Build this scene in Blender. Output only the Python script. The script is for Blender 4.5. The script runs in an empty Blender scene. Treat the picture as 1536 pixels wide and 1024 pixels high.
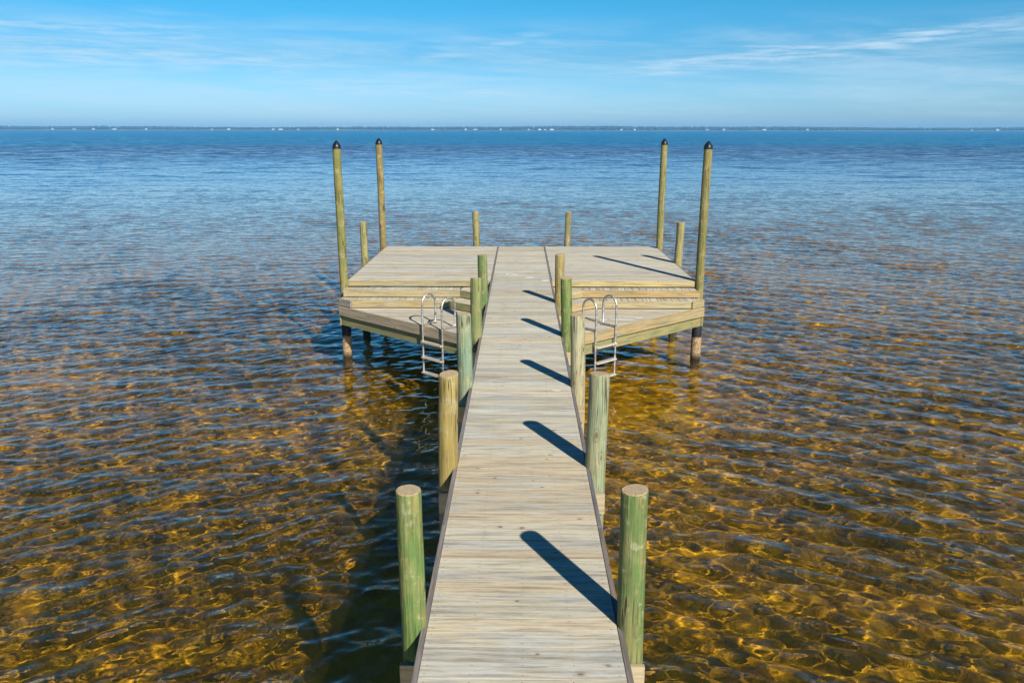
import bpy, math, random
import numpy as np
from mathutils import Vector, Matrix

random.seed(11)
rng = np.random.default_rng(5)
S = bpy.context.scene
C = S.collection
R = math.radians

HAZE = 1.8e-4
WATER_Z = -1.66          # the deck surface is z = 0
BED_Z = -2.42
SUN_EL, SUN_AZ = 35.6, 28.7     # shadows fall towards +Y, turned 28.7 degrees to -X

# ------------------------------------------------------------------ node helpers
class NT:
    def __init__(self, tree):
        self.t = tree
        tree.nodes.clear()
    def n(self, kind, **kw):
        nd = self.t.nodes.new(kind)
        for k, v in kw.items():
            setattr(nd, k, v)
        return nd
    def put(self, sock, v):
        if v is None:
            return
        if isinstance(v, bpy.types.NodeSocket):
            self.t.links.new(v, sock)
        else:
            if sock.type == 'RGBA' and not isinstance(v, (int, float)) and len(v) == 3:
                v = (*v, 1)
            sock.default_value = v
    def m(self, op, a, b=None, c=None, clamp=False):
        nd = self.n('ShaderNodeMath', operation=op, use_clamp=clamp)
        for i, v in enumerate((a, b, c)):
            self.put(nd.inputs[i], v) if v is not None else None
        return nd.outputs[0]
    def v(self, op, a, b=None, scale=None):
        nd = self.n('ShaderNodeVectorMath', operation=op)
        self.put(nd.inputs[0], a)
        if b is not None:
            self.put(nd.inputs[1], b)
        if scale is not None:
            self.put(nd.inputs['Scale'], scale)
        return nd.outputs['Value'] if op in ('LENGTH', 'DOT_PRODUCT', 'DISTANCE') else nd.outputs['Vector']
    def sep(self, a):
        nd = self.n('ShaderNodeSeparateXYZ'); self.put(nd.inputs[0], a)
        return nd.outputs
    def comb(self, x, y, z):
        nd = self.n('ShaderNodeCombineXYZ')
        for i, q in enumerate((x, y, z)):
            self.put(nd.inputs[i], q)
        return nd.outputs[0]
    def noise(self, vec, scale, detail=3, rough=.55, dist=0., color=False):
        nd = self.n('ShaderNodeTexNoise')
        self.put(nd.inputs['Vector'], vec); self.put(nd.inputs['Scale'], scale)
        self.put(nd.inputs['Detail'], detail); self.put(nd.inputs['Roughness'], rough)
        self.put(nd.inputs['Distortion'], dist)
        return nd.outputs['Color' if color else 'Fac']
    def vor(self, vec, scale, feature='F1', out='Distance', rnd=1.):
        nd = self.n('ShaderNodeTexVoronoi', feature=feature)
        self.put(nd.inputs['Vector'], vec); self.put(nd.inputs['Scale'], scale)
        self.put(nd.inputs['Randomness'], rnd)
        return nd.outputs[out]
    def map(self, x, a, b, c=0., d=1., smooth=True):
        nd = self.n('ShaderNodeMapRange')
        if smooth:
            nd.interpolation_type = 'SMOOTHSTEP'
        for i, q in enumerate((x, a, b, c, d)):
            self.put(nd.inputs[i], q)
        return nd.outputs[0]
    def mix(self, f, a, b, blend='MIX'):
        nd = self.n('ShaderNodeMix', data_type='RGBA', blend_type=blend)
        self.put(nd.inputs[0], f); self.put(nd.inputs[6], a); self.put(nd.inputs[7], b)
        return nd.outputs[2]
    def mul(self, col, f):
        return self.v('SCALE', col, scale=f)
    def bump(self, h, dist=.01, strength=1.):
        nd = self.n('ShaderNodeBump')
        self.put(nd.inputs['Height'], h); nd.inputs['Distance'].default_value = dist
        nd.inputs['Strength'].default_value = strength
        return nd.outputs[0]
    def out(self, sh, node='ShaderNodeOutputMaterial'):
        o = self.n(node); self.t.links.new(sh, o.inputs['Surface'])

def material(name):
    m = bpy.data.materials.new(name); m.use_nodes = True
    return m, NT(m.node_tree)

ALBEDO = .56       # paints and timbers are listed at their look in full sun; this brings them to real reflectance
def principled(t, col, rough=.7, normal=None, metal=0., spec=.3):
    p = t.n('ShaderNodeBsdfPrincipled')
    t.put(p.inputs['Base Color'], t.mul(t.mix(0., col, col), 1. if metal else ALBEDO)); t.put(p.inputs['Roughness'], rough)
    t.put(p.inputs['Metallic'], metal); t.put(p.inputs['Specular IOR Level'], spec)
    if normal is not None:
        t.put(p.inputs['Normal'], normal)
    return p.outputs[0]

# ------------------------------------------------------------------ materials
def plank_material(name, base, warm, grey, contrast=1., green=0.):
    """UV: u along the board in metres, v across; attribute plank: a number of its own for each board."""
    m, t = material(name)
    uv = t.n('ShaderNodeUVMap', uv_map='grain').outputs[0]
    a = t.n('ShaderNodeAttribute', attribute_name='plank').outputs['Fac']
    s = t.sep(uv)
    off = t.m('MULTIPLY', a, 91.7)
    u = t.m('ADD', s[0], off); v = t.m('ADD', s[1], t.m('MULTIPLY', a, 37.1))
    r1 = t.m('FRACT', t.m('MULTIPLY', a, 13.37)); r2 = t.m('FRACT', t.m('MULTIPLY', a, 71.93))
    r3 = t.m('FRACT', t.m('MULTIPLY', a, 137.77))
    wob = t.noise(t.comb(u, v, a), 1.3, 2)
    vv = t.m('ADD', v, t.m('MULTIPLY', wob, .05))
    g1 = t.noise(t.comb(t.m('MULTIPLY', u, 2.), t.m('MULTIPLY', vv, 34.), a), 1., 5, .62)
    g2 = t.noise(t.comb(t.m('MULTIPLY', u, 2.6), t.m('MULTIPLY', vv, 85.), a), 1., 5, .75)
    blot = t.noise(t.comb(t.m('MULTIPLY', u, 2.2), t.m('MULTIPLY', v, 9.), a), 1., 5, .65)
    fine = t.noise(t.comb(t.m('MULTIPLY', u, 16.), t.m('MULTIPLY', v, 60.), a), 1., 5, .78)
    col = t.mix(t.map(r1, .15, .9), base, warm)
    col = t.mix(t.m('MULTIPLY', t.map(t.m('ADD', blot, t.m('MULTIPLY', t.m('SUBTRACT', r2, .5), .35)), .42, .66), .85), col, grey)
    if green:
        col = t.mix(t.m('MULTIPLY', t.map(t.noise(t.comb(u, v, a), 2.2, 3), .42, .65), green), col, (.27, .29, .12))
    k = t.m('ADD', t.map(g1, .34, .58, 1. - .34 * contrast, 1.05), t.m('MULTIPLY', t.m('SUBTRACT', g2, .5), .75 * contrast))
    k = t.m('ADD', k, t.m('MULTIPLY', t.m('SUBTRACT', fine, .5), .55 * contrast))
    k = t.m('MULTIPLY', k, t.map(r3, 0, 1, .86, 1.08, False))
    # darker late-wood streaks
    st = t.noise(t.comb(t.m('MULTIPLY', u, 1.3), t.m('MULTIPLY', vv, 22.), t.m('ADD', a, 4.)), 1., 4, .7)
    col = t.mix(t.m('MULTIPLY', t.map(st, .52, .66), .6 * contrast), col, (.36, .27, .17))
    # knots
    kv = t.comb(t.m('MULTIPLY', u, 6.), t.m('MULTIPLY', v, 9.5), 0.)
    vn = t.n('ShaderNodeTexVoronoi', voronoi_dimensions='2D')
    t.put(vn.inputs['Vector'], kv); t.put(vn.inputs['Scale'], 1.)
    dd = t.m('ADD', vn.outputs['Distance'], t.m('MULTIPLY', t.m('SUBTRACT', fine, .5), .22))
    pick = t.m('GREATER_THAN', t.sep(vn.outputs['Color'])[0], .925)
    size = t.map(t.sep(vn.outputs['Color'])[1], 0., 1., .35, 1.25, False)
    dd = t.m('DIVIDE', dd, size)
    knot = t.m('MULTIPLY', t.map(dd, .05, .13, 1., 0.), pick)
    halo = t.m('MULTIPLY', t.map(dd, .10, .26, .35, 0.), pick)
    col = t.mix(halo, col, (.30, .2, .1))
    col = t.mix(t.m('MULTIPLY', knot, t.map(fine, .35, .6, .95, .45)), col, (.10, .06, .035))
    col = t.mul(col, k)
    h = t.m('ADD', t.m('MULTIPLY', g1, .7), t.m('MULTIPLY', g2, .4))
    t.out(principled(t, col, .78, t.bump(h, .004, .7), spec=.2))
    return m

DECK = plank_material('weathered_decking', (.72, .66, .49), (.67, .565, .385), (.62, .62, .55), .85)
STEPW = plank_material('newer_step_timber', (.58, .44, .20), (.58, .40, .18), (.50, .43, .26), .9, .2)
GREENW = plank_material('treated_green_timber', (.42, .36, .13), (.40, .33, .13), (.34, .33, .17), .9, .6)
FASCIA = plank_material('grey_and_shaded_fascia', (.46, .40, .30), (.47, .38, .26), (.42, .40, .35), 1.)  # grey fascia timber; also paints the shaded look of the left end board
GREYW = plank_material('grey_edge_board', (.26, .235, .22), (.28, .24, .20), (.24, .225, .235), .9)
RAWW = plank_material('raw_cut_timber', (.62, .48, .26), (.6, .45, .25), (.55, .46, .3), .7)

def pile_material():
    m, t = material('treated_round_timber')
    o = t.n('ShaderNodeObjectInfo')
    p = t.n('ShaderNodeTexCoord').outputs['Object']
    rnd = t.m('MULTIPLY', o.outputs['Random'], 53.)
    q = t.v('ADD', p, t.comb(rnd, rnd, rnd))
    s = t.sep(q)
    z = t.sep(p)[2]
    lng = t.comb(t.m('MULTIPLY', s[0], 26.), t.m('MULTIPLY', s[1], 26.), t.m('MULTIPLY', s[2], 1.3))
    g1 = t.noise(lng, 1., 5, .65)
    g2 = t.noise(t.comb(t.m('MULTIPLY', s[0], 95.), t.m('MULTIPLY', s[1], 95.), t.m('MULTIPLY', s[2], 3.)), 1., 3)
    blot = t.noise(t.comb(t.m('MULTIPLY', s[0], 7.), t.m('MULTIPLY', s[1], 7.), t.m('MULTIPLY', s[2], 2.2)), 1., 4, .65)
    col = o.outputs['Color']
    tan = t.mix(.5, col, (.50, .40, .18))
    c = t.mix(t.m('MULTIPLY', t.map(blot, .42, .62), .8), col, tan)
    c = t.mix(t.m('MULTIPLY', t.map(t.noise(q, 9., 4, .7), .54, .66), .55), c, (.55, .50, .32))
    c = t.mix(t.m('MULTIPLY', t.map(g1, .53, .66), .75), c, t.mul(col, .38))
    vn = t.n('ShaderNodeTexVoronoi')
    t.put(vn.inputs['Vector'], t.comb(t.m('MULTIPLY', s[0], 9.), t.m('MULTIPLY', s[1], 9.), t.m('MULTIPLY', s[2], 4.2)))
    t.put(vn.inputs['Scale'], 1.)
    d = vn.outputs['Distance']
    pick = t.m('GREATER_THAN', t.sep(vn.outputs['Color'])[1], .68)
    ring = t.m('MULTIPLY', pick, t.map(t.m('ABSOLUTE', t.m('SUBTRACT', d, .27)), 0., .07, .5, 0.))
    core = t.m('MULTIPLY', pick, t.map(d, .08, .2, 1., 0.))
    c = t.mix(ring, c, (.2, .17, .06))
    c = t.mix(t.m('MULTIPLY', core, .75), c, (.17, .1, .04))
    # rusty weather stains that run down the grain
    rs = t.noise(t.comb(t.m('MULTIPLY', s[0], 11.), t.m('MULTIPLY', s[1], 11.), t.m('MULTIPLY', s[2], 3.4)), 1., 5, .7)
    c = t.mix(t.m('MULTIPLY', t.map(rs, .56, .70), .8), c, (.34, .22, .075))
    # long drying checks
    ck = t.noise(t.comb(t.m('MULTIPLY', s[0], 16.), t.m('MULTIPLY', s[1], 16.), t.m('MULTIPLY', s[2], .55)), 1., 2)
    crack = t.map(t.m('ABSOLUTE', t.m('SUBTRACT', ck, .5)), .0, .02, 1., 0.)
    crack = t.m('MULTIPLY', crack, t.map(t.noise(q, 2.3, 1), .5, .6))
    c = t.mix(t.m('MULTIPLY', crack, .9), c, (.04, .03, .015))
    # wet, weed-dark foot at the waterline
    wl = t.m('ADD', z, t.m('MULTIPLY', t.noise(q, 14., 3), .16))
    c = t.mix(t.map(wl, 1.02, 1.3, 1., 0.), c, (.045, .035, .02))
    k = t.m('ADD', t.map(g1, .3, .7, .74, 1.14), t.m('MULTIPLY', t.m('SUBTRACT', g2, .5), .7))
    h = t.m('ADD', t.m('SUBTRACT', g1, t.m('MULTIPLY', crack, .8)), t.m('MULTIPLY', g2, .3))
    t.out(principled(t, t.mul(c, k), .72, t.bump(h, .014, .9), spec=.2))
    return m
PILE = pile_material()

def endgrain():
    m, t = material('end_grain')
    p = t.n('ShaderNodeTexCoord').outputs['Object']
    s = t.sep(p)
    r = t.m('POWER', t.m('ADD', t.m('POWER', s[0], 2.), t.m('POWER', s[1], 2.)), .5)
    r = t.m('ADD', r, t.m('MULTIPLY', t.noise(p, 18., 2), .018))
    rings = t.m('SINE', t.m('MULTIPLY', r, 430.))
    n = t.noise(p, 40., 3)
    c = t.mix(t.map(rings, -1, 1, 0, .8), (.62, .47, .27), (.44, .3, .15))
    c = t.mix(t.map(n, .5, .7, 0, .6), c, (.3, .22, .12))
    an = t.m('ARCTAN2', s[1], s[0])
    sp = t.m('ABSOLUTE', t.m('SINE', t.m('ADD', t.m('MULTIPLY', an, 2.5), t.m('MULTIPLY', t.noise(p, 12., 3), 2.2))))
    c = t.mix(t.m('MULTIPLY', t.map(sp, .0, .09, 1., 0.), t.map(r, .012, .05)), c, (.10, .07, .04))
    c = t.mix(t.map(t.noise(p, 22., 4, .7), .48, .7, 0., .55), c, (.62, .58, .50))
    t.out(principled(t, c, .8, t.bump(n, .004)))
    return m
ENDG = endgrain()

def simple(name, col, rough, metal=0., nz=0., scale=60., spec=.5, bump=.001):
    m, t = material(name)
    p = t.n('ShaderNodeTexCoord').outputs['Object']
    n = t.noise(p, scale, 4, .6)
    c = t.mul(t.mix(0., col, col), t.map(n, .3, .7, 1. - nz, 1. + nz))
    t.out(principled(t, c, t.map(n, .3, .7, rough * .85, min(1, rough * 1.2)), t.bump(n, bump), metal, spec))
    return m
ALU = simple('brushed_aluminium', (.44, .41, .38), .45, .85, .2, 24.)
ALUDULL = simple('dull_tread_aluminium', (.55, .5, .42), .5, .6, .18, 60.)
BLACKP = simple('black_plastic', (.012, .012, .014), .35, 0., .2, 40.)
STAIN = simple('white_dropping', (.82, .82, .8), .8, 0., .1, 90.)

def sleeve_mat():
    m, t = material('black_pile_wrap_with_barnacles')
    p = t.n('ShaderNodeTexCoord').outputs['Object']
    z = t.sep(p)[2]
    n = t.noise(p, 11., 4, .7)
    f = t.map(t.m('ADD', z, t.m('MULTIPLY', t.m('SUBTRACT', n, .5), .22)), -.34, -.30, 1., 0.)
    cells = t.vor(p, 42.)
    crust = t.mix(t.map(cells, .1, .55), (.85, .66, .42), (.48, .32, .17))
    crust = t.mix(t.map(t.noise(p, 25., 3), .5, .66), crust, (.2, .12, .05))
    crust = t.mix(t.map(z, -.80, -.62, 1., 0.), crust, (.04, .03, .015))
    c = t.mix(f, (.012, .013, .018), crust)
    t.out(principled(t, c, .7, t.bump(t.m('MULTIPLY', f, cells), .02), spec=.3))
    return m
SLEEVE = sleeve_mat()

def bed_mat():
    m, t = material('tannin_stained_sand_bed')
    g = t.n('ShaderNodeNewGeometry').outputs['Position']
    s = t.sep(g)
    p = t.comb(s[0], s[1], 0.)
    big = t.noise(p, .35, 4, .6)
    mid = t.noise(p, 2.2, 4, .6, .6)
    wv = t.v('ADD', p, t.mul(t.noise(p, 1.7, 3, color=True), .35))
    clump = t.vor(wv, 4.6, 'SMOOTH_F1')
    fine = t.noise(p, 38., 3, .7)
    c = t.mix(t.map(mid, .35, .65), BEDC[0], BEDC[1])
    weed = t.m('MULTIPLY', t.map(clump, .12, .42, 1., 0.), t.map(t.m('ADD', big, t.map(s[0], -2., 8., -.06, .10)), .44, .62))
    c = t.mix(t.m('MULTIPLY', weed, .75), c, BEDC[2])
    c = t.mix(t.m('MULTIPLY', t.map(t.noise(p, .9, 3), .56, .70), .28), c, BEDC[2])
    c = t.mul(c, t.map(fine, .25, .75, .8, 1.2))
    t.out(principled(t, c, .9, t.bump(t.m('ADD', mid, t.m('MULTIPLY', fine, .1)), .05), spec=.1))
    return m
BEDC = [(.76, .475, .03), (.58, .335, .017), (.13, .098, .022)]

def water_mat():
    m, t = material('rippled_lagoon_water')
    geo = t.n('ShaderNodeNewGeometry')
    g = geo.outputs['Position']
    s = t.sep(g)
    p = t.comb(s[0], s[1], 0.)
    dist = t.v('LENGTH', p)
    # small ripples as direct slopes (a random normal field; slopes are in metres per metre)
    def slope(vec, sc, k, detail=2):
        c = t.noise(vec, sc, detail, .6, color=True)
        return t.mul(t.v('SUBTRACT', c, (.5, .5, .5)), k)
    st = t.comb(t.m('MULTIPLY', s[0], .45), s[1], 0.)
    near = t.v('ADD', slope(st, 12., t.map(dist, 5., 30., .32, .40), 4), slope(t.comb(t.m('MULTIPLY', s[0], .6), s[1], 3.), 3.6, t.map(dist, 5., 22., .10, .16), 2))
    gust = t.map(t.noise(t.comb(t.m('MULTIPLY', s[0], .5), s[1], 0.), .09, 3), .3, .7, .6, 1.4)
    f_mid = t.m('MULTIPLY', gust, t.map(dist, 14., 60.))
    mid = slope(st, 2.6, t.m('MULTIPLY', f_mid, .42), 3)
    far = slope(t.comb(t.m('MULTIPLY', s[0], .25), s[1], 0.), .55, t.m('MULTIPLY', t.map(dist, 25., 300., .0, 1.), 4.2), 3)
    big = slope(t.comb(t.m('MULTIPLY', s[0], .2), s[1], 0.), .06, t.m('MULTIPLY', t.map(dist, 100., 400.), .3), 3)
    fs = t.sep(t.v('ADD', far, big))
    # far out only the wave faces that lean towards the land are in sight, the backs hide behind them
    fy = t.m('ADD', fs[1], t.m('MULTIPLY', t.m('SUBTRACT', t.m('MULTIPLY', t.m('ABSOLUTE', fs[1]), -1.), fs[1]), t.m('MULTIPLY', t.map(dist, 26., 150.), .95)))
    tot = t.v('ADD', t.v('ADD', near, mid), t.comb(fs[0], fy, 0.))
    ts = t.sep(tot)
    nv = t.v('NORMALIZE', t.v('ADD', geo.outputs['Normal'], t.comb(t.m('MULTIPLY', ts[0], .6), ts[1], 0.)))
    # Schlick reflectance, the same from above and below
    cosv = t.m('ABSOLUTE', t.v('DOT_PRODUCT', geo.outputs['Incoming'], nv), clamp=True)
    refl = t.m('ADD', .02, t.m('MULTIPLY', t.m('POWER', t.m('SUBTRACT', 1., cosv), 5.), .98), clamp=True)
    gl = t.n('ShaderNodeBsdfGlossy'); t.put(gl.inputs['Color'], (1, 1, 1)); t.put(gl.inputs['Normal'], nv)
    t.put(gl.inputs['Roughness'], t.map(dist, 30., 400., .03, .15))
    rf = t.n('ShaderNodeBsdfRefraction'); t.put(rf.inputs['Color'], WTINT)
    rf.inputs['IOR'].default_value = 1.333; rf.inputs['Roughness'].default_value = 0.
    nn = t.v('NORMALIZE', t.v('ADD', geo.outputs['Normal'], t.comb(t.m('MULTIPLY', ts[0], .6), ts[1], 0.)))
    t.put(rf.inputs['Normal'], nn)
    body = t.n('ShaderNodeBsdfDiffuse')
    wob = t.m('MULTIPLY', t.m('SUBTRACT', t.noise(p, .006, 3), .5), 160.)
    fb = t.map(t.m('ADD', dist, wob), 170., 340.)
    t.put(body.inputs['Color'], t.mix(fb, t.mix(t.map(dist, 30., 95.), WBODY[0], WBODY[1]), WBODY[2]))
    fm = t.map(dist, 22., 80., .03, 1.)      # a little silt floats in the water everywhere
    under = t.n('ShaderNodeMixShader'); t.put(under.inputs[0], fm)
    t.put(under.inputs[1], rf.outputs[0]); t.put(under.inputs[2], body.outputs[0])
    sh = t.n('ShaderNodeMixShader'); t.put(sh.inputs[0], refl)
    t.put(sh.inputs[1], under.outputs[0]); t.put(sh.inputs[2], gl.outputs[0])
    t.out(sh.outputs[0])
    return m
WTINT = (.97, .90, .58)
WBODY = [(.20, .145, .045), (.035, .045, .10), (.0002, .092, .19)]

# ------------------------------------------------------------------ mesh builder
class MB:
    def __init__(self):
        self.v, self.f, self.uv, self.pl, self.mi = [], [], [], [], []
    def face(self, pts, uvs, tone, mi=0):
        b = len(self.v)
        self.v += [tuple(p) for p in pts]
        self.f.append(tuple(range(b, b + len(pts))))
        self.uv += uvs; self.pl.append(tone); self.mi.append(mi)
    def poly(self, pts, z0, z1, ang=0., tone=None, ch=0.):
        """a flat board: convex outline (counter-clockwise seen from above) from z0 up to z1, grain along angle ang, top edge eased by ch"""
        tone = random.random() if tone is None else tone
        ca, sa = math.cos(ang), math.sin(ang)
        U = lambda p, z: (p[0] * ca + p[1] * sa, -p[0] * sa + p[1] * ca + z)
        n = len(pts)
        top = pts
        if ch:
            cx = sum(p[0] for p in pts) / n; cy = sum(p[1] for p in pts) / n
            top = []
            for i in range(n):
                a, b, c = Vector(pts[i - 1]), Vector(pts[i]), Vector(pts[(i + 1) % n])
                d1, d2 = (b - a).normalized(), (c - b).normalized()
                n1, n2 = Vector((-d1.y, d1.x)), Vector((-d2.y, d2.x))
                k = 1. + n1.dot(n2)
                q = b + (n1 + n2) * (ch / max(k, .3))
                top.append((q.x, q.y))
        self.face([(p[0], p[1], z1) for p in top], [U(p, 0) for p in top], tone)
        self.face([(p[0], p[1], z0) for p in reversed(pts)], [U(p, .5) for p in reversed(pts)], tone)
        for i in range(n):
            a, b = pts[i], pts[(i + 1) % n]
            zc = z1 - ch
            self.face([(*a, z0), (*b, z0), (*b, zc), (*a, zc)], [U(a, z0), U(b, z0), U(b, zc), U(a, zc)], tone)
            if ch:
                ta, tb = top[i], top[(i + 1) % n]
                self.face([(*a, zc), (*b, zc), (*tb, z1), (*ta, z1)], [U(a, zc), U(b, zc), U(tb, z1), U(ta, z1)], tone)
    def rect(self, x0, x1, y0, y1, z0, z1, ang=0., tone=None, ch=0.):
        self.poly([(x0, y0), (x1, y0), (x1, y1), (x0, y1)], z0, z1, ang, tone, ch)
    def upright(self, a, b, thick, z0, z1, tone=None, side=1):
        """a board on edge from a to b (2-D); its face lies on the line a-b, its thickness goes to the left of a->b (side=1)"""
        a, b = Vector(a), Vector(b); d = (b - a).normalized(); nrm = Vector((-d.y, d.x)) * thick * side
        pts = [a, b, b + nrm, a + nrm]
        if side < 0:
            pts = [a, a + nrm, b + nrm, b]
        self.poly([tuple(p) for p in pts], z0, z1, math.atan2(d.y, d.x), tone, .003)
    def tube(self, pts, r, seg=12, cap=True):
        pts = [Vector(p) for p in pts]; rings = []
        ref = None
        for i, p in enumerate(pts):
            d = (pts[min(i + 1, len(pts) - 1)] - pts[max(i - 1, 0)]).normalized()
            if ref is None:
                ref = d.orthogonal().normalized()
            ref = (ref - d * ref.dot(d)).normalized()
            w = d.cross(ref)
            rings.append([p + (ref * math.cos(2 * math.pi * k / seg) + w * math.sin(2 * math.pi * k / seg)) * r for k in range(seg)])
        for i in range(len(rings) - 1):
            for k in range(seg):
                k2 = (k + 1) % seg
                self.face([rings[i][k], rings[i][k2], rings[i + 1][k2], rings[i + 1][k]], [(0, 0)] * 4, .5)
        if cap:
            self.face(list(reversed(rings[0])), [(0, 0)] * seg, .5); self.face(rings[-1], [(0, 0)] * seg, .5)
    def lathe(self, prof, seg=28, mi=None):
        for i in range(len(prof) - 1):
            (r0, z0), (r1, z1) = prof[i], prof[i + 1]
            for k in range(seg):
                a, b = 2 * math.pi * k / seg, 2 * math.pi * (k + 1) / seg
                q = [(r0 * math.cos(a), r0 * math.sin(a), z0), (r0 * math.cos(b), r0 * math.sin(b), z0),
                     (r1 * math.cos(b), r1 * math.sin(b), z1), (r1 * math.cos(a), r1 * math.sin(a), z1)]
                if r1 < 1e-6: q = q[:3]
                elif r0 < 1e-6: q = [q[0], q[2], q[3]]
                self.face(q, [(0, 0)] * len(q), .5)
    def build(self, name, mat, parent=None, smooth=False, loc=None):
        me = bpy.data.meshes.new(name)
        me.from_pydata(self.v, [], self.f)
        uvl = me.uv_layers.new(name='grain')
        uvl.data.foreach_set('uv', np.array(self.uv, np.float32).ravel())
        at = me.attributes.new('plank', 'FLOAT', 'FACE')
        at.data.foreach_set('value', np.array(self.pl, np.float32))
        me.materials.append(mat)
        if smooth:
            weld(me)
            me.polygons.foreach_set('use_smooth', [True] * len(me.polygons))
        me.update()
        return link(name, me, parent, loc)

def weld(me):
    import bmesh
    bm = bmesh.new(); bm.from_mesh(me)
    bmesh.ops.remove_doubles(bm, verts=bm.verts, dist=1e-5)
    for e in bm.edges:
        if len(e.link_faces) == 2 and e.calc_face_angle(0) > R(42):
            e.smooth = False
    bm.to_mesh(me); bm.free()

def link(name, me, parent=None, loc=None):
    o = bpy.data.objects.new(name, me); C.objects.link(o)
    if parent is not None:
        o.parent = parent
    if loc is not None:
        o.location = loc
    return o

def tag(o, label=None, cat=None, group=None, kind=None):
    for k, v in (('label', label), ('category', cat), ('group', group), ('kind', kind)):
        if v:
            o[k] = v
    return o

def clip(poly, p, nrm):
    """keep the part of a convex polygon where (q - p).nrm >= 0"""
    out = []
    for i in range(len(poly)):
        a, b = poly[i], poly[(i + 1) % len(poly)]
        da = (a[0] - p[0]) * nrm[0] + (a[1] - p[1]) * nrm[1]
        db = (b[0] - p[0]) * nrm[0] + (b[1] - p[1]) * nrm[1]
        if da >= 0: out.append(a)
        if (da >= 0) != (db >= 0):
            f = da / (da - db); out.append((a[0] + (b[0] - a[0]) * f, a[1] + (b[1] - a[1]) * f))
    return out
def area(p):
    return .5 * sum(p[i][0] * p[(i + 1) % len(p)][1] - p[(i + 1) % len(p)][0] * p[i][1] for i in range(len(p)))
def boards(mb, outline, ang, width, gap, z0, z1, ch=.003, start=0., uneven=.0012):
    """fill a convex outline with boards running along angle ang"""
    if area(outline) < 0: outline = outline[::-1]
    d = (math.cos(ang), math.sin(ang)); n = (-d[1], d[0])
    ts = [q[0] * n[0] + q[1] * n[1] for q in outline]
    t0 = min(ts) + start
    while t0 < max(ts):
        w = width
        q = clip(outline, (n[0] * (t0 + gap / 2), n[1] * (t0 + gap / 2)), n)
        q = clip(q, (n[0] * (t0 + w - gap / 2), n[1] * (t0 + w - gap / 2)), (-n[0], -n[1])) if len(q) > 2 else q
        if len(q) > 2 and abs(area(q)) > 4e-4:
            dz = random.uniform(-uneven, uneven)
            mb.poly(q, z0 + dz, z1 + dz, ang, None, ch)
        t0 += w

# ------------------------------------------------------------------ the pier
PIER = bpy.data.objects.new('pier', None); C.objects.link(PIER); PIER.location = (0, 0, 0)
tag(PIER, 'weathered wooden pier with a narrow plank walkway ending in a wide platform', 'pier')
W, WE = .60, .64          # planks reach +-W, edge boards W..WE
Y0, YF, YB = -4., 16.45, 21.42
TH = .038
mb = MB()
boards(mb, [(-W, Y0), (W, Y0), (W, YB), (-W, YB)], 0., .1468, .006, -TH, 0., 0.)
walk = mb.build('walkway', DECK, PIER)
for s in (-1, 1):
    m = MB()
    y = Y0
    while y < YB:
        y2 = min(y + 4.88, YB)
        m.rect(*sorted((s * (W + .004), s * WE)), y, y2 - .004, -.225, -.004, math.pi / 2, None, .003)
        y = y2
    m.build('edge_board', GREYW, walk)
sc = MB(); y = Y0 + .0734
while y < YB:
    for x in (-.565, -.3, 0., .3, .565):
        for dy in (-.042, .042):
            px, py = x + random.uniform(-.006, .006), y + dy + random.uniform(-.005, .005)
            sc.face([(px + .0048 * math.cos(q * math.pi / 3), py + .0048 * math.sin(q * math.pi / 3), .0022) for q in range(6)], [(0, 0)] * 6, .5)
    y += .1468
SCREW = simple('weathered_screw', (.34, .30, .25), .7, 0., .3, 500., .3)
tag(sc.build('screw_heads', SCREW, walk), kind='stuff')
m = MB()
for x in (-.3, .0, .3):
    m.rect(x - .019, x + .019, Y0, YB, -.225, -TH - .003, math.pi / 2)
m.build('joist', GREENW, walk)
for Y in (4.46, 6.93, 9.33, 11.78, 14.22):
    for k, yy in enumerate((Y - .1235, Y + .0855)):
        m = MB(); m.rect(-.775, .775, yy, yy + .038, -.43, -.228, 0., None, .003)
        m.build('cross_beam', RAWW if k == 0 else GREENW, PIER)

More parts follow.
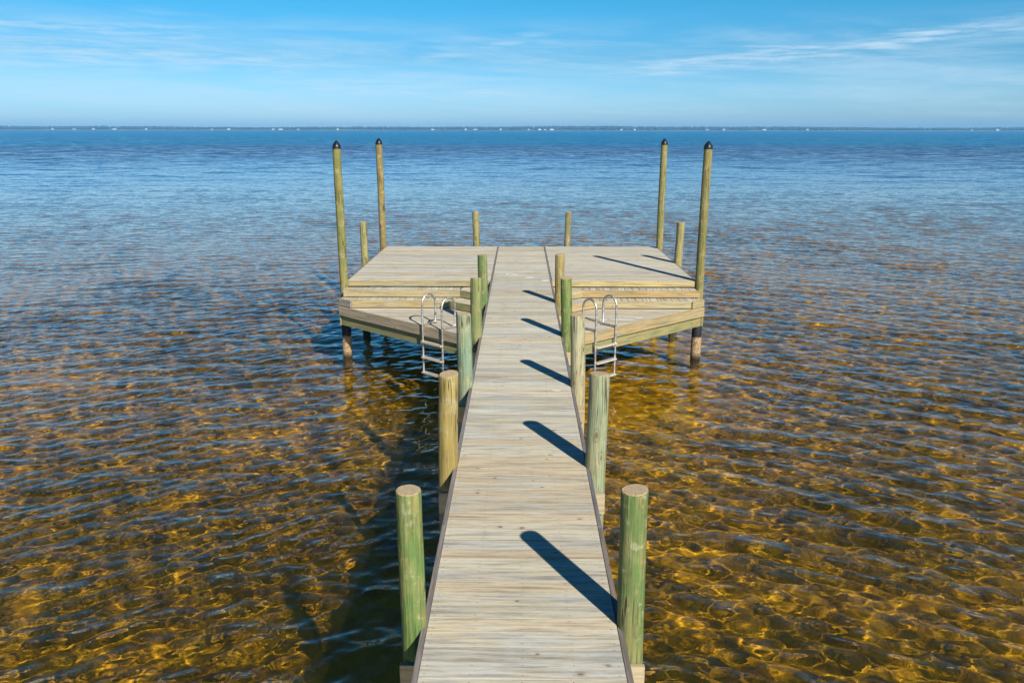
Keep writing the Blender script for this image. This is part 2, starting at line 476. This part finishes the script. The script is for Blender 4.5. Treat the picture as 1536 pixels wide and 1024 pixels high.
XW = 3.62
for s in (-1, 1):
    side = 'left' if s < 0 else 'right'
    xs = sorted((s * (WE + .005), s * XW))
    m = MB()
    boards(m, [(xs[0], YF - .038), (xs[1], YF - .038), (xs[1], YB), (xs[0], YB)], 0., .1468, .004, -TH, 0., .0012, start=-.07)
    wing = m.build('platform_deck', DECK, PIER)
    tag(wing, '%s half of the raised platform with boards laid crosswise' % side)
    m = MB(); m.rect(xs[0], xs[1], YF - .079, YF - .041, -.118, -.003, 0., None, .003)
    m.build('front_board', STEPW, wing)
    m = MB(); m.rect(*sorted((s * (XW + .003), s * (XW + .041))), YF - .05, YB, -.24, -.006, math.pi / 2, None, .003)
    m.build('side_board', GREYW, wing)
    m = MB(); m.rect(xs[0], xs[1], YB + .003, YB + .041, -.24, -.004, 0., None, .003)
    m.build('back_board', GREYW, wing)
    m = MB()
    for y in (16.9, 18.1, 19.3, 20.5):
        m.rect(xs[0], xs[1], y, y + .038, -.24, -TH - .003)
    for y in (16.52, 18.8, 21.05):
        m.rect(xs[0], xs[1], y, y + .038, -.46, -.243)
    m.build('joist', GREENW, wing)

    # two steps and the lower deck, laid out for +x and mirrored
    def P2(x, y): return (s * x, y)
    def ln(y0, x): return y0 + (x - .66) * .8
    c1, c2 = (1.245, 16.10), (1.475, 15.80)       # inner corners of the step fronts
    e1, e2 = (.66, c1[1] - (c1[0] - .66) * .8), (.66, c2[1] - (c2[0] - .66) * .8)
    AX, AY = 3.70, 15.97                            # outer corner of the lower deck
    SL = .862
    B = (.66, AY - (AX - .66) * SL)
    dg = Vector((AX - B[0], AY - B[1])).normalized()
    dn = Vector((dg.y, -dg.x))                      # outward normal (towards +x, -y)
    def on(t, off=0.):                              # t metres from B along the slanted edge
        q = Vector(B) + dg * t + dn * off
        return (q.x, q.y)
    Lh = (Vector((AX, AY)) - Vector(B)).length
    ang45 = math.atan2(.8, 1.)
    # lower deck
    m = MB(); zl = -.46
    boards(m, [P2(*B), P2(AX, AY), P2(AX, YF - .1), P2(.66, YF - .1)], 0., .1468, .005, zl - TH, zl, start=.03)
    low = m.build('lower_deck', DECK, PIER)
    tag(low, '%s lower deck with a slanted front edge' % side)
    m = MB()
    m.upright(P2(*on(-.04, .041)), P2(*on(Lh + .03, .041)), .038, zl - .187, zl - .001, None, s)
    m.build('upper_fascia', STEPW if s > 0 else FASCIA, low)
    m = MB()
    m.upright(P2(*on(0., -.012)), P2(*on(Lh + .0, -.012)), .038, zl - .40, zl - .19, None, s)
    m.build('lower_fascia', GREENW, low)
    m = MB(); m.rect(*sorted((s * (AX + .003), s * (AX + .041))), AY + .01, YF - .1, zl - .40, zl - .002, math.pi / 2, None, .003)
    m.build('side_board', GREENW, low)
    m = MB()
    for y in (14.3, 15.2, 16.1):
        m.rect(*sorted((s * .66, s * min(3.6, .66 + (y - B[1]) / SL - .12))), y, y + .038, zl - .26, zl - TH - .003)
    m.build('joist', GREENW, low)
    # steps: tread boards run front to back, a board on edge closes the front
    for k, (z, c, e, yb, xo) in enumerate(((-.142, c1, e1, YF - .083, 3.66), (-.302, c2, e2, c1[1] + .05, 3.70))):
        back_in = (c1[0] + .03, c1[1] + .04) if k else (1.22, YF - .083)
        main = [P2(*c), P2(xo, c[1]), P2(xo, yb), P2(*back_in)]
        if area(main) < 0: main = main[::-1]
        if k:   # cut flush with the slanted edge
            main = clip(main, on(0, .0) if s > 0 else P2(*on(0, .0)), (-dn.x * s, -dn.y))
        m = MB(); boards(m, main, math.pi / 2, .1468, .008, z - TH, z, start=.05)
        eb = (.66, e1[1] + .04) if k else (.66, YF - .083)
        inner = [P2(*c), P2(*back_in), P2(*eb), P2(*e)]
        a2 = ang45 - math.pi / 2
        boards(m, inner, a2 if s > 0 else math.pi - a2, .1468, .008, z - TH, z, start=.02)
        st = m.build('step', DECK if k == 0 else DECK, PIER)
        tag(st, '%s %s step below the platform' % ('upper' if k == 0 else 'lower', side))
        # front boards
        if k == 0:
            m = MB(); m.upright(P2(c[0] + .006, c[1] - .041), P2(xo, c[1] - .041), .038, z - .14, z - .001, None, s)
            m.build('riser_board', STEPW, st)
        else:
            # where the front line meets the slanted edge
            xc = .66 + (c[1] - .041 - B[1]) / SL - .02
            m = MB(); m.upright(P2(c[0] + .006, c[1] - .041), P2(xc - .004, c[1] - .041), .038, z - .14, z - .001, None, s)
            m.build('riser_board', STEPW, st)
            tq = (Vector((xc, c[1] - .041)) - Vector(B)).dot(dg)
            m = MB(); m.upright(P2(*on(tq + .014, .012)), P2(*on(Lh + .05, .012)), .038, z - .14, z - .001, None, s)
            m.build('end_board', STEPW if s > 0 else FASCIA, st)  # left end board takes the greyer timber, painting in its shaded face
        d = Vector((c[0] - e[0], c[1] - e[1])).normalized(); no = Vector((d.y, -d.x)) * .041
        a, b = Vector(e) + no, Vector(c) + no - d * .012
        m = MB(); m.upright(P2(a.x, a.y), P2(b.x, b.y), .038, z - .14, z - .002, None, s)
        m.build('corner_board', STEPW if s > 0 else GREENW, st)  # left corner board gets darker timber to stand for its shaded face

def splat(parent, x, y, z, rx, ry):
    m = MB(); n = 9
    pts = [(x + rx * (.7 + .5 * random.random()) * math.cos(2 * math.pi * k / n), y + ry * (.7 + .5 * random.random()) * math.sin(2 * math.pi * k / n)) for k in range(n)]
    m.poly(pts, z + .002, z + .005); m.build('white_stain', STAIN, parent)
for x, y, rx, ry in ((.42, 9.16, .055, .018), (-.17, 17.1, .10, .05), (.19, 16.75, .12, .05), (.50, 16.4, .09, .06), (-.3, 17.15, .06, .04)):
    splat(walk, x, y, 0., rx, ry)
low_r = [o for o in PIER.children if o.name.startswith('lower_deck')][1]
for x, y, rx, ry in ((1.95, 14.83, .26, .045), (1.56, 14.82, .1, .04), (2.25, 14.98, .1, .03)):
    splat(low_r, x, y, -.46, rx, ry)

# ------------------------------------------------------------------ pilings
def pile_mesh(r, h, seed, tilt=.01, seg=30):
    """round timber from z = 0 to h; a little crooked and uneven, with a taper"""
    rr = np.random.default_rng(seed)
    nz = max(16, int(h / .07))
    ph = rr.uniform(0, 6.28, 12)
    V, F = [], []
    lx, ly = rr.uniform(-.012, .012, 2)
    bw = .014 if h < 4.5 else .004
    if h > 4.5: lx = ly = 0.
    def bend(z): return (bw * (math.sin(z * 1.5 + ph[0]) - math.sin((h - .9) * 1.5 + ph[0])) + lx * (z - h + .9), bw * (math.sin(z * 1.2 + ph[1]) - math.sin((h - .9) * 1.2 + ph[1])) + ly * (z - h + .9))
    def rad(a, z):
        return r * (1. + (.03 if h < 4.5 else .012) * min(h - z, 2.) + .018 * math.sin(2 * a + ph[2] + z * .5) + .012 * math.sin(3 * a + ph[3] - z * 1.3) + .015 * math.sin(z * 4.1 + ph[4] + a)
                    + .009 * math.sin(7 * a + ph[5]) + .008 * math.sin(z * 9. + ph[6] - 2 * a))
    tx, ty = rr.uniform(-tilt, tilt, 2)
    for i in range(nz + 1):
        z = h * i / nz; bx, by = bend(z)
        for k in range(seg):
            a = 2 * math.pi * k / seg; q = rad(a, z)
            if i == nz: q *= .965
            dz = 0
            if i >= nz - 1:
                dz = (math.cos(a) * tx + math.sin(a) * ty) * .8
                if i == nz - 1: z = h - .008
            V.append((bx + q * math.cos(a), by + q * math.sin(a), z + dz))
    for i in range(nz):
        for k in range(seg):
            k2 = (k + 1) % seg
            F.append((i * seg + k, i * seg + k2, (i + 1) * seg + k2, (i + 1) * seg + k))
    F.append(tuple(nz * seg + k for k in range(seg)))
    top = [V[nz * seg + k] for k in range(seg)]
    return V, F, top, bend

def piling(x, y, top, r, seed, col, label, group, cat='piling', cap=False, sleeve=False, rings=True):
    zb = BED_Z - .3
    V, F, tp, bend = pile_mesh(r, top - zb, seed)
    me = bpy.data.meshes.new('piling'); me.from_pydata(V, [], F); me.materials.append(PILE)
    me.polygons.foreach_set('use_smooth', [len(p.vertices) == 4 for p in me.polygons]); me.update()
    o = link('piling', me, None, (x, y, zb)); o.color = (*col, 1)
    tag(o, label, cat, group)
    if rings and not cap:
        g = bpy.data.meshes.new('end_grain')
        n = len(tp); cx = sum(p[0] for p in tp) / n; cy = sum(p[1] for p in tp) / n
        vs = [(cx + (p[0] - cx) * f - cx, cy + (p[1] - cy) * f - cy, p[2] - tp[0][2] + dz) for f, dz in ((.995, .0005), (.97, .004)) for p in tp]
        fs = [(k, (k + 1) % n, n + (k + 1) % n, n + k) for k in range(n)] + [tuple(range(n, 2 * n))]
        g.from_pydata(vs, [], fs); g.materials.append(ENDG); g.update()
        link('end_grain', g, o, (cx, cy, tp[0][2]))
    if cap:
        m = MB(); R0 = r * 1.05
        m.lathe([(R0 * .96, -.035), (R0, -.035), (R0, .018), (R0 * .93, .034), (R0 * .62, .072), (R0 * .32, .108), (R0 * .14, .122), (0, .126)])
        k = m.build('cap', BLACKP, o, True, (tp[0][0] * 0 + sum(p[0] for p in tp) / len(tp), sum(p[1] for p in tp) / len(tp), top - zb))
    if sleeve:
        m = MB(); R0 = r * 1.17
        m.lathe([(R0 * .95, .0), (R0, -.006), (R0 * 1.01, -.3), (R0 * 1.04, -.42), (R0 * 1.05, -.6), (R0 * 1.02, -.9), (R0, -1.1), (R0 * .9, -1.1)], 36)
        q = m.build('sleeve', SLEEVE, o, True, (*bend(-1.25 - zb), -.86 - zb))
    return o

G1 = 'short pilings along the walkway'
GREEN, YEL = (.16, .26, .07), (.43, .325, .10)
wp = [
    (-1, 4.46, .918, .080, GREEN, 'bright green piling with a pale sawn top, nearest on the left side of the walkway'),
    (1, 4.46, .929, .083, (.16, .24, .075), 'green piling with brown knots, nearest on the right side of the walkway'),
    (-1, 6.93, .896, .089, YEL, 'yellow tan piling, second along the left side of the walkway'),
    (1, 6.93, .901, .092, (.34, .39, .24), 'streaky pale green piling, second along the right side of the walkway'),
    (-1, 9.33, .905, .090, (.27, .38, .25), 'minty pale green piling, third along the left side, by the left ladder'),
    (1, 9.33, .901, .086, (.54, .50, .31), 'cream coloured piling with a round knot, third along the right side of the walkway'),
    (-1, 11.78, .896, .085, (.24, .30, .11), 'green and cream piling, fourth along the left side of the walkway'),
    (1, 11.78, .899, .085, (.15, .25, .06), 'plain green piling, fourth along the right side of the walkway'),
    (-1, 14.22, .875, .084, (.15, .25, .08), 'green piling, farthest of the left side row, by the platform'),
    (1, 14.22, .889, .084, (.38, .30, .1), 'straw coloured piling, farthest of the right side row, by the platform'),
]
for i, (s, y, top, r, col, lab) in enumerate(wp):
    piling(s * .69, y, top, r, 100 + i, col, lab, G1)
G2 = 'tall capped pilings at the platform corners'
for i, (x, y, top, r, col, lab, sl) in enumerate((
    (-3.71, 16.37, 2.705, .082, (.26, .26, .075), 'tall olive piling with black cone cap at the front left platform corner', True),
    (3.71, 16.37, 2.705, .086, (.25, .23, .07), 'tall olive piling with black cone cap at the front right platform corner', True),
    (-3.68, 21.15, 2.70, .085, (.29, .23, .08), 'tall brownish piling with black cone cap at the far left platform corner', False),
    (3.67, 21.15, 2.70, .084, (.29, .27, .09), 'tall olive piling with black cone cap at the far right platform corner', False))):
    piling(x, y, top, r, 200 + i, col, lab, G2, cap=True, sleeve=sl)
G3 = 'short pilings around the platform edge'
for i, (x, y, top, r, col, lab) in enumerate((
    (-3.70, 18.7, .955, .084, (.37, .35, .14), 'short pale piling halfway along the left edge of the platform'),
    (3.70, 18.7, .955, .09, (.36, .32, .13), 'short pale piling halfway along the right edge of the platform'),
    (-1.21, 21.55, .915, .086, (.34, .30, .11), 'short straw piling left of centre on the far platform edge'),
    (1.245, 21.55, .915, .080, (.29, .26, .12), 'short straw piling right of centre on the far platform edge'))):
    piling(x, y, top, r, 300 + i, col, lab, G3)

# ------------------------------------------------------------------ ladders
def ladder(s):
    root = bpy.data.objects.new('swim_ladder', None); C.objects.link(root)
    root.location = (0, 0, 0)
    tag(root, 'aluminium swim ladder with hooped rails on the %s lower deck' % ('left' if s < 0 else 'right'), 'ladder', 'swim ladders on the lower decks')
    dgs = Vector((dg.x * s, dg.y, 0)); inw = Vector((-dn.x * s, -dn.y, 0))
    base = Vector((B[0] * s, B[1], 0))
    sh = -.095 if s > 0 else -.005
    t1, t2 = (1.39 + sh - .66) / dg.x, (1.785 + sh - .66) / dg.x
    zt, rad, zd = .115, .165, -.46
    root.location = base + dgs * ((t1 + t2) / 2) + Vector((0, 0, zd))
    org = Vector(root.location)
    ends = []
    for tt in (t1, t2):
        f = base + dgs * tt - inw * .064
        pts = [f + Vector((0, 0, -1.345)), f + Vector((0, 0, -.62)), f + Vector((0, 0, zt - rad - .12))]
        for k in range(0, 13):
            a = math.pi - math.pi * k / 12
            pts.append(f + inw * (rad + rad * math.cos(a)) + Vector((0, 0, zt - rad + rad * math.sin(a))))
        bk = f + inw * 2 * rad
        for k in range(1, 6):      # bend forward again just above the boards
            a = k / 5 * math.pi / 2
            pts.append(bk - inw * (.05 - .05 * math.cos(a)) + Vector((0, 0, zd + .075 - .05 * math.sin(a))))
        pts.append(f + inw * .024 + Vector((0, 0, zd + .024)))
        m = MB(); m.tube([p - org for p in pts], .0195, 12)
        rail = m.build('rail', ALU, root, True)
        m = MB()
        q = bk - inw * .02
        for a, b in ((-.035, .035),):
            u = dgs * .05; w = inw * .05
            pl = [q - u - w, q + u - w, q + u + w, q - u + w]
            pl = [((p - org).x, (p - org).y) for p in pl]
            if area(pl) < 0: pl = pl[::-1]
            m.poly(pl, zd + .001 - org.z, zd + .008 - org.z)
        m.build('foot_plate', ALU, rail)
        ends.append(f)
    f1, f2 = ends
    for z in (-.735, -1.03, -1.325):
        m = MB()
        out = -inw
        pl = [f1 + inw * .035, f2 + inw * .035, f2 + out * .055, f1 + out * .055]
        pl = [((p - org).x, (p - org).y) for p in pl]
        if area(pl) < 0: pl = pl[::-1]
        m.poly(pl, z - .028 - org.z, z - org.z, 0, .5, .004)
        m.build('rung', ALUDULL, root)
    return root
LADDERS = [ladder(-1), ladder(1)]

# ------------------------------------------------------------------ lake bed and water
def grid_obj(name, X, Y, Z, mat, smooth=True):
    nr, nc = X.shape
    co = np.stack([X, Y, Z], -1).reshape(-1, 3).astype(np.float32)
    i = np.arange(nr - 1)[:, None] * nc + np.arange(nc - 1)[None, :]
    q = np.stack([i, i + 1, i + 1 + nc, i + nc], -1).reshape(-1, 4).astype(np.int32)
    me = bpy.data.meshes.new(name)
    me.vertices.add(len(co)); me.vertices.foreach_set('co', co.ravel())
    me.loops.add(q.size); me.loops.foreach_set('vertex_index', q.ravel())
    me.polygons.add(len(q)); me.polygons.foreach_set('loop_start', np.arange(len(q), dtype=np.int32) * 4)
    me.polygons.foreach_set('loop_total', np.full(len(q), 4, np.int32))
    me.polygons.foreach_set('use_smooth', np.full(len(q), smooth))
    me.update(calc_edges=True)
    me.materials.append(mat)
    return link(name, me)

# bed: sand, sinking slowly with distance
ys = np.concatenate([np.arange(-12, 40, .25), np.geomspace(40, 3100, 60)])
us = np.linspace(-1, 1, 161)
Xb = us[None, :] * (22 + np.maximum(ys, 0) * 1.05)[:, None]; Yb = np.repeat(ys[:, None], len(us), 1)
Zb = BED_Z + .04 * np.sin(Xb * .9 + 1) * np.sin(Yb * .7) + .03 * np.sin(Xb * 2.1 + Yb * .4) - np.clip((Yb - 12) * .02, 0, 5)
bed = grid_obj('lake_bed', Xb, Yb, Zb, bed_mat()); tag(bed, kind='structure')

# water: one sheet, rows closer together near the pier; wind waves as a sum of many wave trains
def rows():
    y, o = 2.6, []
    for v in (-60., -20., -8., -2., 1.): o.append(v)
    while y < 3200:
        o.append(y)
        y += (.0021 * (y + 1.5)) if y < 45 else (.0021 * (y + 1.5)) * min(8, (y / 45) ** 1.5)
    return np.array(o)
ry = rows()
NC = 900
uu = np.linspace(-1, 1, NC); uu = uu * (.80 + .20 * uu ** 2)
hw = 4.5 + np.maximum(ry, 2.6) * .86
hw[:5] = np.array([60, 25, 12, 8, 7.])
Xw = uu[None, :] * hw[:, None]; Yw = np.repeat(ry[:, None], NC, 1)
step_y = np.gradient(ry); step_x = hw * 2 / NC
sp = np.maximum(step_y, step_x)
DX = np.zeros_like(Xw); DY = np.zeros_like(Xw); DZ = np.zeros_like(Xw)
fade = np.where(ry < 2.6, 0., 1.) * np.clip((ry - 2.) / 3, 0, 1)
bendw = .33 * np.sqrt(Xw ** 2 + 9.) * np.clip(1.4 - Yw / 60., 0, 1)
N = 110
for k in range(N):
    lam = .09 * (13. ** (k / (N - 1))) * rng.uniform(.94, 1.06)        # .15 m ... 2.1 m
    th = rng.normal(0, .62 if lam < .6 else .34)
    kk = 2 * math.pi / lam
    amp = WAVE_K = .0115 * lam ** 1.0 * (.25 * min(1., (lam / .22) ** 1.2) if lam < .45 else .24 * (.45 / lam) ** .5)
    lim = np.clip((lam / sp - 2.5) / 2.5, 0, 1) * fade
    n_r = np.nonzero(lim > 0)[0]
    if not len(n_r): continue
    a, b = n_r[0], n_r[-1] + 1
    kx, ky = kk * math.sin(th), kk * math.cos(th)
    ph = kx * Xw[a:b] + ky * (Yw[a:b] + bendw[a:b]) + rng.uniform(0, 6.283)
    A = amp * lim[a:b, None]
    c, s_ = np.cos(ph), np.sin(ph)
    DZ[a:b] += A * c
    DX[a:b] -= .55 * A * math.sin(th) * s_
    DY[a:b] -= .55 * A * math.cos(th) * s_
# slow patchiness of the wind
patch = .9 + .012 * np.clip(Xw, -12, 20) + .2 * np.sin(Xw * .83 + Yw * .5 + 2.) * np.sin(Yw * .61 - Xw * .2) + .3 * np.sin(Xw * .31 + 1.3 + .5 * np.sin(Yw * .23)) * np.sin(Yw * .27 + Xw * .11)
water = grid_obj('water', Xw + DX * patch, Yw + DY * patch, WATER_Z + DZ * patch, water_mat())
tag(water, kind='structure')

# ------------------------------------------------------------------ far shore
def shore_mat(name, c1, c2, sc):
    m, t = material(name)
    g = t.n('ShaderNodeNewGeometry').outputs['Position']
    n = t.noise(g, sc, 4, .6)
    t.out(principled(t, t.mix(t.map(n, .35, .65), c1, c2), .9, spec=.1))
    return m
LAND = shore_mat('shore_sand_and_scrub', (.32, .30, .22), (.10, .12, .05), .02)
TREE = shore_mat('far_pine_foliage', (.035, .06, .022), (.075, .10, .04), .03)
SY = 3050.
xs_ = np.linspace(-4200, 4200, 700)
yl = np.array([-45., -30, 0, 40, 130, 400])
X3 = np.repeat(xs_[None, :], len(yl), 0)
Y3 = SY + yl[:, None] + 25 * np.sin(xs_ / 310.)[None, :] + 14 * np.sin(xs_ / 97. + 1)[None, :]
Z3 = WATER_Z + np.array([-2., .15, 1.6, 2.6, 3.5, 4.])[:, None] * (1 + .2 * np.sin(xs_ / 61.))[None, :]
tag(grid_obj('far_shore', X3, Y3, Z3, LAND), kind='structure')
import bmesh
def ico(sub):
    b = bmesh.new(); bmesh.ops.create_icosphere(b, subdivisions=sub, radius=1.)
    v = np.array([q.co[:] for q in b.verts]); f = np.array([[w.index for w in q.verts] for q in b.faces]); b.free()
    return v, f
iv, jf = ico(2)
NTREE = 5200
tx = rng.uniform(-4100, 4100, NTREE); row = rng.integers(0, 4, NTREE)
ty = SY + 25 * np.sin(tx / 310.) + 14 * np.sin(tx / 97. + 1) + 18 + row * 28 + rng.uniform(-8, 8, NTREE)
env = .9 + .14 * np.sin(tx / 420. + .6) + .07 * np.sin(tx / 133.) + .03 * np.sin(tx / 47.)
th_ = (10.8 + rng.normal(0, .7, NTREE) + row * .7) * env
tr = rng.uniform(3.2, 6.5, NTREE)
nv = len(iv)
jit = 1 + rng.normal(0, .16, (NTREE, nv, 1))
co = iv[None] * jit * np.stack([tr, tr, th_ * .52], -1)[:, None, :] + np.stack([tx, ty, WATER_Z + 2. + th_ * .5], -1)[:, None, :]
fa = (jf[None] + (np.arange(NTREE) * nv)[:, None, None]).reshape(-1, 3)
me = bpy.data.meshes.new('far_trees')
co = co.reshape(-1, 3).astype(np.float32)
me.vertices.add(len(co)); me.vertices.foreach_set('co', co.ravel())
me.loops.add(fa.size); me.loops.foreach_set('vertex_index', fa.ravel().astype(np.int32))
me.polygons.add(len(fa)); me.polygons.foreach_set('loop_start', np.arange(len(fa), dtype=np.int32) * 3)
me.polygons.foreach_set('loop_total', np.full(len(fa), 3, np.int32))
me.update(calc_edges=True); me.materials.append(TREE)
tag(link('far_treeline', me), 'low dark line of trees along the far shore on the horizon', 'treeline', None, 'stuff')

WHITE = simple('white_house_paint', (.8, .79, .76), .7, 0., .05, .3, .3)
ROOF = simple('grey_shingle', (.22, .2, .19), .85, 0., .1, .5, .2)
PANE = simple('dark_glass', (.03, .04, .05), .2, 0., .1, .5, .5)
def shore_y(x): return SY + 25 * math.sin(x / 310.) + 14 * math.sin(x / 97. + 1)
def house_parts():
    m = MB(); m.rect(-5, 5, -4, 4, -1, 5.)
    root = m.build('house', WHITE)
    m = MB()
    for a in (-1, 1):
        q = [(-5.5, a * 4.6, 4.8), (5.5, a * 4.6, 4.8), (5.5, 0, 8.2), (-5.5, 0, 8.2)]
        m.face(q if a < 0 else q[::-1], [(0, 0)] * 4, .5)
    m.face([(-5.5, -4.6, 4.8), (-5.5, 4.6, 4.8), (-5.5, 0, 8.2)], [(0, 0)] * 3, .5)
    m.face([(5.5, -4.6, 4.8), (5.5, 0, 8.2), (5.5, 4.6, 4.8)], [(0, 0)] * 3, .5)
    m.build('roof', ROOF, root)
    return root
proto = house_parts()
hx = [96, 128, 158, 190, 236, 330, 356, 425, 436, 462, 518, 655, 702, 716, 752, 792, 808, 816, 826, 926, 945, 1052, 1075, 1130, 1190, 1420, 1460]
for i, px in enumerate(hx):
    x = (px - 781) / 1195. * (SY + 12)
    if i == 0: h = proto
    else:
        h = proto.copy(); C.objects.link(h)
        for ch in proto.children:
            q = ch.copy(); C.objects.link(q); q.parent = h
    sx = (.8, 1.3, 1.0, 1.7, .9)[i % 5]
    h.location = (x, shore_y(x) - 6, WATER_Z + 2.2); h.scale = (sx * .8, .8, .62 * (1, .8, 1.1, .9)[i % 4]); h.rotation_euler = (0, 0, (.3, -.2, 0, .15)[i % 4])
    tag(h, 'tiny pale house at the foot of the far treeline', 'house', 'houses on the far shore')

# the air over the bay
hz = MB(); hz.rect(-4700, 4700, -150, 3700, -12, 22)
m_, t_ = material('bay_air')
vv = t_.n('ShaderNodeVolumePrincipled'); vv.inputs['Density'].default_value = HAZE
vv.inputs['Color'].default_value = (.22, .58, 1., 1); vv.inputs['Anisotropy'].default_value = .0
t_.t.links.new(vv.outputs[0], t_.n('ShaderNodeOutputMaterial').inputs['Volume'])
tag(hz.build('haze', m_), 'thin bluish haze over the bay, fading the far shore', 'haze', None, 'stuff')

# ------------------------------------------------------------------ sun, sky, camera
sd = bpy.data.lights.new('sun', 'SUN'); sd.energy = 5.; sd.angle = R(.7); sd.color = (1., .93, .82)
so = bpy.data.objects.new('sun', sd); C.objects.link(so)
el, az = R(SUN_EL), R(SUN_AZ)
to_sun = Vector((math.sin(az) * math.cos(el), -math.cos(az) * math.cos(el), math.sin(el)))
so.rotation_euler = to_sun.to_track_quat('Z', 'Y').to_euler(); so.location = (10, -18, 20)

wd = bpy.data.worlds.new('World'); S.world = wd; wd.use_nodes = True
t = NT(wd.node_tree)
sky = t.n('ShaderNodeTexSky', sky_type='NISHITA')
sky.sun_disc = False; sky.sun_elevation = el; sky.sun_rotation = math.pi - az
sky.altitude = 0; sky.air_density = 1.; sky.dust_density = 1.; sky.ozone_density = 1.
dr = t.n('ShaderNodeTexCoord').outputs['Generated']
ds = t.sep(dr)
azn = t.m('ARCTAN2', ds[0], ds[1]); eln = t.m('ARCSINE', ds[2])
# blue grade by height above the horizon; darkened out of view to deepen shadows
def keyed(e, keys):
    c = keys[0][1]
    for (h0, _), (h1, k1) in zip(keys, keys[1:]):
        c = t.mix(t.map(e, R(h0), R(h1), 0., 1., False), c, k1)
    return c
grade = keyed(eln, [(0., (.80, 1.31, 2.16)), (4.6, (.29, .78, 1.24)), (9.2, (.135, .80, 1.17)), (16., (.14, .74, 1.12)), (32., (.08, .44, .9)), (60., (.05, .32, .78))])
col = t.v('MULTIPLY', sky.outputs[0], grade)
# thin cirrus: streaky noise in bearing / height plus a few long wisps
cv = t.comb(t.m('MULTIPLY', azn, 3.4), t.m('MULTIPLY', t.m('ADD', eln, t.m('MULTIPLY', azn, .05)), 38.), 0.)
wis = t.noise(cv, 1., 6, .62, .5)
fib = t.noise(t.comb(t.m('MULTIPLY', azn, 14.), t.m('MULTIPLY', eln, 160.), 0.), 1., 4, .7)
band = t.m('MULTIPLY', t.map(eln, .0, .03), t.map(eln, .09, .135, 1., 0.))
cl = t.m('MULTIPLY', t.m('MULTIPLY', t.m('MULTIPLY', t.map(wis, .36, .70), t.map(fib, .3, .7, .6, 1.15)), band), .48)
def wisp(p0, p1, wdt, amt):
    global cl
    a = ((p0[0] - 781) / 1195., (194 - p0[1]) / 1195.); b = ((p1[0] - 781) / 1195., (194 - p1[1]) / 1195.)
    dx, dy = b[0] - a[0], b[1] - a[1]; L = math.hypot(dx, dy); ux, uy = dx / L, dy / L
    qx = t.m('SUBTRACT', azn, a[0]); qy = t.m('SUBTRACT', eln, a[1])
    u = t.m('ADD', t.m('MULTIPLY', qx, ux), t.m('MULTIPLY', qy, uy))
    v = t.m('SUBTRACT', t.m('MULTIPLY', qy, ux), t.m('MULTIPLY', qx, uy))
    v = t.m('ADD', v, t.m('MULTIPLY', t.m('SUBTRACT', wis, .5), wdt / 1195. * 2.2))
    d = t.map(t.m('ABSOLUTE', v), 0., wdt / 1195., 1., 0.)
    e = t.m('MULTIPLY', t.map(u, -.12 * L, .3 * L), t.map(u, .65 * L, 1.1 * L, 1., 0.))
    k = t.m('MULTIPLY', t.m('MULTIPLY', d, e), t.map(fib, .34, .66, amt * .2, amt * 1.15))
    cl = t.m('MAXIMUM', cl, k)
wisp((1020, 84), (1340, 94), 5, .75)
wisp((1110, 106), (1450, 62), 15, .72)
wisp((1330, 84), (1560, 64), 8, .62)
wisp((860, 122), (1290, 88), 22, .62)
wisp((610, 108), (840, 62), 12, .42)
wisp((-40, 66), (430, 74), 28, .5)
wisp((-30, 104), (620, 108), 36, .55)
wisp((380, 130), (900, 150), 26, .5)
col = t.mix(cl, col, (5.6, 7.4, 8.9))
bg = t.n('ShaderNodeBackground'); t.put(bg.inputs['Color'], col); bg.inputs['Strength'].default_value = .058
t.out(bg.outputs[0], 'ShaderNodeOutputWorld')

F = 1195.
pitch = math.atan((512 - 194) / F); yaw = (781 - 768) * math.cos(pitch) / F
fw = Vector((-math.sin(yaw) * math.cos(pitch), math.cos(yaw) * math.cos(pitch), -math.sin(pitch)))
rt = Vector((math.cos(yaw), math.sin(yaw), 0)); up = rt.cross(fw)
roll = .0010
rt, up = rt * math.cos(roll) + up * math.sin(roll), up * math.cos(roll) - rt * math.sin(roll)
cd = bpy.data.cameras.new('camera'); co_ = bpy.data.objects.new('camera', cd); C.objects.link(co_)
cd.sensor_width = 36; cd.lens = F / 1536 * 36; cd.clip_start = .1; cd.clip_end = 20000
co_.matrix_world = Matrix(((rt.x, up.x, -fw.x, -.02), (rt.y, up.y, -fw.y, 0), (rt.z, up.z, -fw.z, 3.05), (0, 0, 0, 1)))
S.camera = co_

# light bent by the real waves onto whatever lies under them
sd.cycles.is_caustics_light = True
water.cycles.is_caustics_caster = True
for o in S.objects:
    if o.type == 'MESH' and o is not water and (o.name.startswith(('lake_bed', 'piling', 'sleeve', 'rail', 'rung'))):
        o.cycles.is_caustics_receiver = True

S.view_settings.view_transform = 'Standard'; S.view_settings.look = 'None'
S.view_settings.exposure = .88; S.view_settings.gamma = 1.
S.cycles.use_denoising = True
S.cycles.max_bounces = 8
S.cycles.sample_clamp_indirect = 4.
